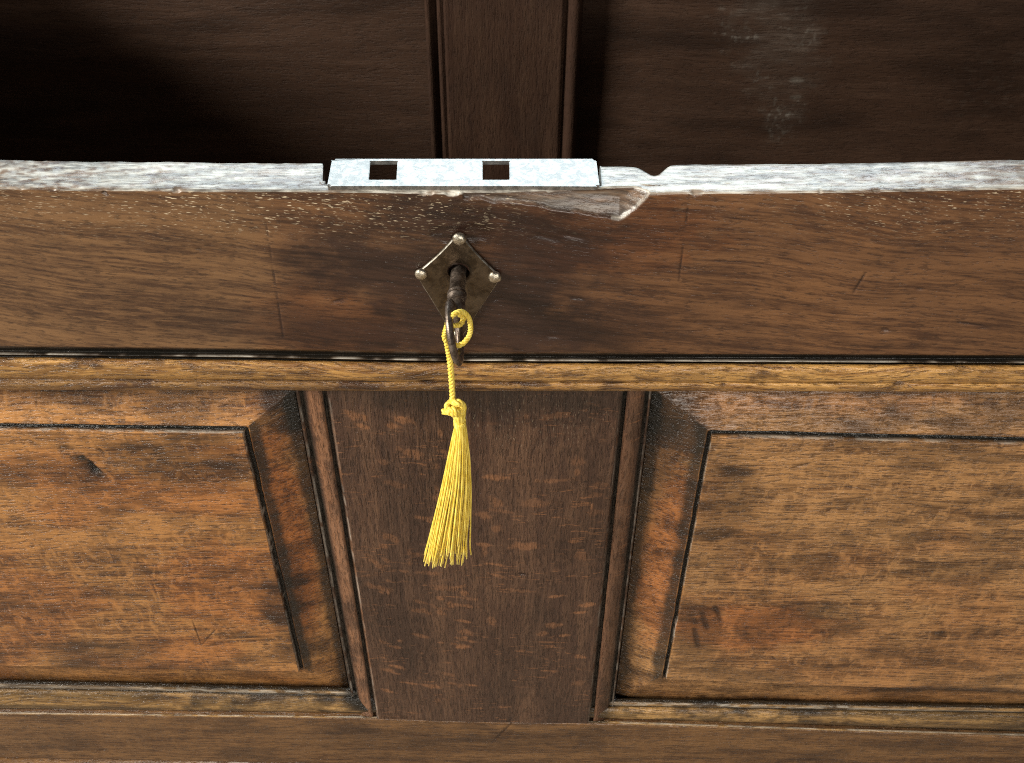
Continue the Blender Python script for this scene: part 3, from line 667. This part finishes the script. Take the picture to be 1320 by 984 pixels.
# ---- back of the chest seen through the opening
YB = DEPTH - 0.026
zt_, zb_ = RIM - 0.001, z_low - 0.02
zz = np.linspace(zb_, zt_, 260)
def bx(u, v=200, Y=YB): return xline([(u, v), (u + (647 - u) * 100 / (2011 - v), v + 100)], Y)
bp = [(YB + 0.02, bx(556)), (YB + 0.006, bx(556)), (YB - 0.001, bx(557)), (YB - 0.002, bx(559)), (YB - 0.002, bx(563)), (YB + 0.0035, bx(565)), (YB + 0.0035, bx(570)), (YB - 0.001, bx(572)), (YB - 0.001, bx(576)), (YB + 0.001, bx(577.5)), (YB - 0.002, bx(580))]
for i in range(1, 50): bp.append((YB - 0.002, (lambda t: (lambda z: bx(580)(z) * (1 - t) + bx(719)(z) * t))(i / 50)))
bp += [(YB - 0.002, bx(719)), (YB + 0.002, bx(721.5)), (YB + 0.0015, bx(724)), (YB - 0.003, bx(727)), (YB - 0.0055, bx(731)), (YB - 0.005, bx(736)), (YB - 0.002, bx(740)), (YB + 0.004, bx(742)), (YB + 0.03, bx(742))]
V = np.stack([np.stack([f(zz), y + 0.0008 * (fbm(zz * 30, i * .3, 300) - 0.5), zz], -1) for i, (y, f) in enumerate(bp)])
link('back_muntin', grid_mesh('back_muntin', V[::-1], False, False, dict(patina_shade=0.5 * sm(.45, .7, fbm(V[::-1][..., 0] * 30, V[::-1][..., 2] * 8, 301)))), M_backm, chest)
for left in (True, False):
    xa, xb = (-HW + 0.03, float(bx(560)(zb_))) if left else (float(bx(738)(zb_)), HW - 0.03)
    yy = YB + (0.004 if left else 0.020)
    gx = np.linspace(xa - (0 if left else 0.004), xb + (0.004 if left else 0), 420 if left else 560); gz = np.linspace(zb_, zt_, 240 if left else 360)
    GX, GZ = np.meshgrid(gx, gz)
    GY = yy + 0.004 * (fbm(GX * 5, GZ * 9, 310 + left, 3) - 0.5) + 0.0006 * (fbm(GX * 20, GZ * 120, 312, 3) - 0.5)
    pat_shade = 0.6 * sm(0.48, 0.72, fbm(GX * 6, GZ * 22, 314 + left, 4)); bar = np.zeros_like(GX); lm = np.zeros_like(GX)
    if not left:
        a = [blob(GX, GZ, (990, 25), 0.045, 0.045, yy, 320, 1.2), blob(GX, GZ, (1008, 75), 0.040, 0.050, yy, 321, 1.2), blob(GX, GZ, (1012, 130), 0.022, 0.05, yy, 322, 1.2)]
        st = np.maximum.reduce(a)
        bar += st * (0.05 + 0.06 * sm(0.4, 0.68, fbm(GX * 40, GZ * 60, 325, 4)))
        sp = 0.22 * sm(0.58, 0.72, fbm(GX * 260, GZ * 260, 326, 4)) * sm(0.4, 0.6, fbm(GX * 40, GZ * 40, 334)) * st
        bar += sp + 0.38 * blob(GX, GZ, (1027, 103), 0.008, 0.004, yy, 327, 0.3) + 0.22 * blob(GX, GZ, (1025, 125), 0.007, 0.003, yy, 328, 0.3)
        bar += 0.03 * sm(0.62, 0.68, fbm(GX * 120, GZ * 300, 329, 3)) * blob(GX, GZ, (1290, 120), 0.06, 0.05, yy, 330, 1.0)
    # board joint
    link('back_panel', grid_mesh('back_panel', np.stack([GX, GY, GZ], -1), False, False, dict(patina_shade=pat_shade, bare_glint=bar)), M_back, chest)
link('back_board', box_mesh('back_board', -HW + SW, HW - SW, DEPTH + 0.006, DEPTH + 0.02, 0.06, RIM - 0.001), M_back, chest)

# ---- lock plate let into the front edge
ZP = float(np.interp(0, xs, zr)) + 0.0024
us = [(428, 421.5), (477.5, 474.5), (512.5, 510.5), (622, 622), (656.5, 657), (768.5, 773)]     # (u at the back edge, u at the front edge)
vs_ = [204.5, 208.0, 231.5, 240.5]
bm = bmesh.new(); gv = {}
for i, (ub, uf) in enumerate(us):
    for j, v in enumerate(vs_):
        f = (v - vs_[0]) / (vs_[-1] - vs_[0]); vv = v + (0.5 if i == 5 and j == 3 else 0)
        gv[i, j] = bm.verts.new(atz(ub + (uf - ub) * f, vv, ZP))
fs = []
for i in range(5):
    for j in range(3):
        if j == 1 and i in (1, 3): continue
        fs.append(bm.faces.new((gv[i, j], gv[i, j + 1], gv[i + 1, j + 1], gv[i + 1, j])))
corn = [e for e in bm.edges]
ex_ = bmesh.ops.extrude_face_region(bm, geom=fs)
for v in ex_['geom']:
    if isinstance(v, bmesh.types.BMVert): v.co.z -= 0.0024
bmesh.ops.recalc_face_normals(bm, faces=bm.faces)
vert_e = [e for e in bm.edges if abs(e.verts[0].co.z - e.verts[1].co.z) > 0.001 and e.verts[0].co.x in (gv[0, 0].co.x,) or (abs(e.verts[0].co.z - e.verts[1].co.z) > 0.001 and any((Vector(e.verts[0].co) - c).length < 0.003 for c in (gv[0, 0].co, gv[5, 0].co, gv[0, 3].co, gv[5, 3].co)))]
bmesh.ops.bevel(bm, geom=list(set(vert_e)), offset=0.0016, segments=3, affect='EDGES')
bmesh.ops.bevel(bm, geom=[e for e in bm.edges if e.calc_face_angle(0) > 0.7], offset=0.00035, segments=2, affect='EDGES')
me = bm_mesh('lock_plate', bm)
lp = link('lock_plate', me, M_steel, chest, smooth=False)
tag(lp, 'bright worn steel lock plate with two square holes')
# lock case hanging under the plate, seen dimly through the holes
link('lock_case', box_mesh('lock_case', pl0 + 0.006, pl1 - 0.006, 0.0085, 0.0245, RIM - 0.075, RIM - 0.024, 0.001), M_iron, chest)

# ---- escutcheon: a diamond with hollow sides, four pins
def arc(p, q, sag, n=14):
    p, q = np.array(p, float), np.array(q, float); d = q - p; nrm = np.array([-d[1], d[0]]) / np.linalg.norm(d)
    return [p + d * t + nrm * sag * 4 * t * (1 - t) for t in np.linspace(0, 1, n, endpoint=False)]
def loc2(u, v): p = at(u, v, -0.001); return (p[0], p[2])
T_, R__, B_, L_ = loc2(592, 297), loc2(648, 357), loc2(590, 446), loc2(534, 353)
cen = np.array(loc2(591, 350))
outl = []
def corner(c, a, b, sag):   # rounded lobe at each corner
    c = np.array(c); r = 0.0030
    return c
pts = arc(T_, R__, -0.0014) + arc(R__, B_, -0.0008) + arc(B_, L_, -0.0008) + arc(L_, T_, -0.0014)
# rounded tips
def smooth_ring(P, k=2):
    P = np.array(P)
    for _ in range(k): P = 0.25 * np.roll(P, 1, 0) + 0.5 * P + 0.25 * np.roll(P, -1, 0)
    return P
pts = smooth_ring(pts, 3)
nO = len(pts)
ang = np.unwrap(np.arctan2(pts[:, 1] - cen[1], pts[:, 0] - cen[0]))
hole_r = 0.0062
hin = np.stack([cen[0] + hole_r * np.cos(ang), cen[1] + hole_r * np.sin(ang)], -1)
inset = cen + (pts - cen) * 0.94
def ring(P, y): return np.stack([P[:, 0], np.full(len(P), y), P[:, 1]], -1)
rings = [ring(pts, 0.0004), ring(pts, -0.0011), ring(cen + (pts - cen) * 0.962, -0.0020), ring(inset, -0.0021)]
for f in (0.75, 0.5, 0.25): rings.append(ring(hin + (inset - hin) * f, -0.0018 + 0.0005 * (1 - f)))
rings += [ring(hin, -0.0013), ring(hin + (hin - cen) * -0.02, -0.0009), ring(hin + (hin - cen) * -0.02, 0.004)]
Ve = np.stack([np.vstack([r, r[:1]]) for r in rings])
esc = link('escutcheon', grid_mesh('escutcheon', Ve), M_iron, chest)
esc.data.materials.append(M_edge)
mi = np.zeros(len(esc.data.polygons), np.int32); mi[nO:2 * nO] = 1; esc.data.polygons.foreach_set('material_index', mi)
tag(esc, 'dark bronze diamond key escutcheon with hollow sides')
sh = bmesh.new(); sh.from_mesh(esc.data); bmesh.ops.remove_doubles(sh, verts=sh.verts, dist=1e-6); bmesh.ops.recalc_face_normals(sh, faces=sh.faces); sh.to_mesh(esc.data); sh.free()
def pin_mesh(r, seed):
    bm = bmesh.new(); bmesh.ops.create_uvsphere(bm, u_segments=18, v_segments=10, radius=r)
    for v in bm.verts:
        n = vnoise(np.array([v.co.x * 900 + seed]), np.array([v.co.z * 900]), seed)[0] - 0.5
        v.co *= 1 + 0.10 * n
        v.co.y *= 0.62
    return bm_mesh('pin', bm)
for i, (u, v, r) in enumerate(((592, 308, 0.0039), (543, 353.5, 0.0036), (638, 357.5, 0.0038), (590, 432, 0.0034))):
    p = at(u, v, -0.0022); me = pin_mesh(r, i + 3); me.transform(Matrix.Translation(Vector(p)))
    link('pin', me, M_pin, esc)

# ------------------------------------------------------------------ key standing in the lock
key = empty('door_key', tuple(at(591, 352, 0)))
key.name = 'iron_key'
tag(key, 'dark iron key turned in the diamond escutcheon with its ring bow seen edge on', 'key')
kx, kz = kp[0], kp[2]
prof_k = [(0.017, 0.0042), (-0.008, 0.0043), (-0.0165, 0.0043), (-0.0170, 0.0050), (-0.0182, 0.0053), (-0.0190, 0.0046), (-0.0200, 0.0052), (-0.0212, 0.0053), (-0.0220, 0.0045),
          (-0.0255, 0.0047), (-0.0285, 0.0050), (-0.0305, 0.0046), (-0.0330, 0.0034), (-0.0345, 0.0010)]
V = []
for y, r in prof_k:
    V.append([(kx + r * math.cos(a), y, kz + r * math.sin(a)) for a in np.linspace(0, 2 * math.pi, 25)])
me = grid_mesh('shaft', np.array(V)); link('shaft', me, M_key, key)
# bow: flattened ring standing in an upright plane, turned a little with the key
tilt = math.radians(-9)
bc = np.array([kx, -0.0465, kz - 0.002]); Rb = 0.0138
V = []
for a in np.linspace(0, 2 * math.pi, 49):
    row = []
    for b in np.linspace(0, 2 * math.pi, 13):
        rr = Rb + 0.0028 * math.cos(b); w = 0.0021 * math.sin(b)
        y = rr * math.cos(a) * 1.0; z = rr * math.sin(a) * 1.12
        row.append((bc[0] + w * math.cos(tilt) - z * math.sin(tilt) * -1.0, bc[1] + y, bc[2] + z * math.cos(tilt) + w * math.sin(tilt)))
    V.append(row)
V = np.array(V)
V[..., 0] = V[..., 0]
link('bow', grid_mesh('bow', V), M_key, key)

# ------------------------------------------------------------------ tassel hanging from the key
YT = -0.047
tas = empty('silk_tassel', tuple(at(585, 520, YT)))
tag(tas, 'yellow silk tassel with twisted cord hanging from the key', 'tassel')
def rope(path, r, turns_per_m=170, n=6, strands=3):
    P = spline(path, 140); T = np.gradient(P, axis=0); seg = np.linalg.norm(T, axis=1); T /= seg[:, None]
    s = np.cumsum(seg); out = []
    u = np.cross(T[0], [0.1, 1, 0.1]); u /= np.linalg.norm(u); U = []
    for i in range(len(P)):
        u = u - T[i] * u.dot(T[i]); u /= np.linalg.norm(u); U.append(u.copy())
    U = np.array(U); Wv = np.cross(T, U)
    for k in range(strands):
        a = 2 * math.pi * (s * turns_per_m + k / strands)
        out.append(tube(P + r * 0.52 * (U * np.cos(a)[:, None] + Wv * np.sin(a)[:, None]), r * 0.56, n))
    return out
rc = 0.0014
def A(u, v, dy=0.0): return at(u, v, YT + dy)
# loop through the bow: over the top of the ring, round to the right, back to the left and down
hang = [A(583.5, 518), A(582, 490, 0.0), A(579.5, 462, -0.001), A(576.5, 444, -0.004), A(575, 436, -0.005)]
loop = [A(576, 440, -0.004), A(575, 424, -0.005), A(582, 408, -0.004), A(594, 402, 0.000), A(603, 408, 0.003), A(606.5, 420, 0.004), A(605, 432, 0.004), A(598, 442, 0.003), A(591, 446, 0.002)]
loop2 = [A(591, 446, 0.002), A(583, 444, -0.003), A(575, 440, -0.007), A(572.5, 432, -0.007), A(577, 421, -0.007), A(586, 420, -0.006), A(594, 418, -0.001), A(597, 410, 0.002), A(590, 404, 0.003)]
link('cord', join('cord', rope(hang, 0.00165, 120, 8, 3) + rope(loop, rc) + rope(loop2, rc * 0.95)), M_silk, tas)
# knot with its cut tail
kn = [A(583.5, 512), A(585, 519, -0.003), A(592, 519, -0.004), A(597, 524, -0.002), A(595, 532, -0.002), A(586, 534, -0.0045), A(578, 530, -0.004), A(577, 523, -0.001), A(584, 518, 0.002), A(592, 522, 0.002), A(590, 531, -0.005), A(583, 528, -0.005), A(575, 531, -0.003), A(571, 530, -0.002)]
link('knot', join('knot', rope(kn, 0.0019, 150)), M_silk, tas)
# bound head
rngs = []
hd = [(592, 518, 0.0010), (591.5, 523, 0.0034), (591.5, 530, 0.0040), (592, 537, 0.0036), (592.5, 543, 0.0027), (593, 548, 0.0026), (593.5, 552, 0.0031), (594, 557, 0.0036)]
for u, v, r in hd:
    c = A(u, v)
    rngs.append([(c[0] + r * math.cos(a) * (1 + 0.05 * math.sin(a * 11)), c[1] + r * math.sin(a) * (1 + 0.05 * math.sin(a * 11)), c[2]) for a in np.linspace(0, 2 * math.pi, 45)])
link('head', grid_mesh('head', np.array(rngs)), M_silk, tas)
c0 = A(592.7, 545.5); turns = np.linspace(0, 4 * 2 * math.pi, 90)
link('binding', join('binding', [tube(np.stack([c0[0] + 0.0031 * np.cos(turns), c0[1] + 0.0031 * np.sin(turns), c0[2] + 0.0022 - turns / turns[-1] * 0.0042], -1), 0.00055, 6)]), M_silk, tas)
# skirt of hanging threads
rnd = random.Random(7); pcs = []
Ls = [(587, 548), (584, 560), (577, 592), (569, 630), (560, 670), (551, 709), (544, 736)]
Rs = [(600, 548), (602, 560), (606, 592), (608, 630), (606, 670), (604, 704), (606, 729)]
for n in range(84):
    k = (n % 42 + 0.5) / 42 + rnd.uniform(-0.015, 0.015); back = n >= 42
    end = min(1.0, rnd.uniform(0.87, 0.985) - (0.14 if rnd.random() < 0.10 else 0) + (0.05 if rnd.random() < 0.15 else 0))
    ph, am = rnd.uniform(0, 6.28), rnd.uniform(0.2, 1.4)
    pts_ = []; lay = rnd.choice((0.45, 0.7, 0.9, 1.05))
    swing = rnd.uniform(-4.5, 4.5)
    for j in range(15):
        t = j / 14 * end; f = t * 6; i = min(5, int(f)); q = f - i
        l = np.array(Ls[i]) * (1 - q) + np.array(Ls[i + 1]) * q; r = np.array(Rs[i]) * (1 - q) + np.array(Rs[i + 1]) * q
        hw = (r[0] - l[0]) / 2
        # threads wander across the skirt a little on the way down
        kk = min(1, max(0, k + 0.06 * math.sin(ph + 3.0 * t) * t))
        u = l[0] + (r[0] - l[0]) * kk + swing * t ** 3 + am * 0.5 * math.sin(ph + 9 * t) * t
        v = l[1] + (r[1] - l[1]) * kk
        dep_ = 0.0062 * math.sqrt(max(0.02, 1 - (2 * kk - 1) ** 2)) * (0.45 + 0.55 * t)
        pts_.append(at(u, v, YT + (dep_ if back else -dep_) * lay))
    pcs.append(tube(spline(pts_, 24), rnd.uniform(0.00042, 0.00056), 6))
sk = link('fringe', join('fringe', pcs), M_silk, tas); sk['kind'] = 'stuff'

# ------------------------------------------------------------------ floor the chest stands on
m = bpy.data.materials.new('floor_stone'); m.use_nodes = True; nt = m.node_tree; tc = nd(nt, 'ShaderNodeTexCoord')
nt.links.new(mixc(nt, noise(nt, tc.outputs['Object'], (9, 9, 9), 6, 0.65), (0.13, 0.10, 0.07), (0.26, 0.205, 0.15)), nt.nodes['Principled BSDF'].inputs['Base Color'])
nt.nodes['Principled BSDF'].inputs['Roughness'].default_value = 0.7
me = bpy.data.meshes.new('floor'); me.from_pydata([(-4, -4, 0), (4, -4, 0), (4, 4, 0), (-4, 4, 0)], [], [(0, 1, 2, 3)])
fl = link('floor', me, m, None, False); tag(fl, kind='structure')
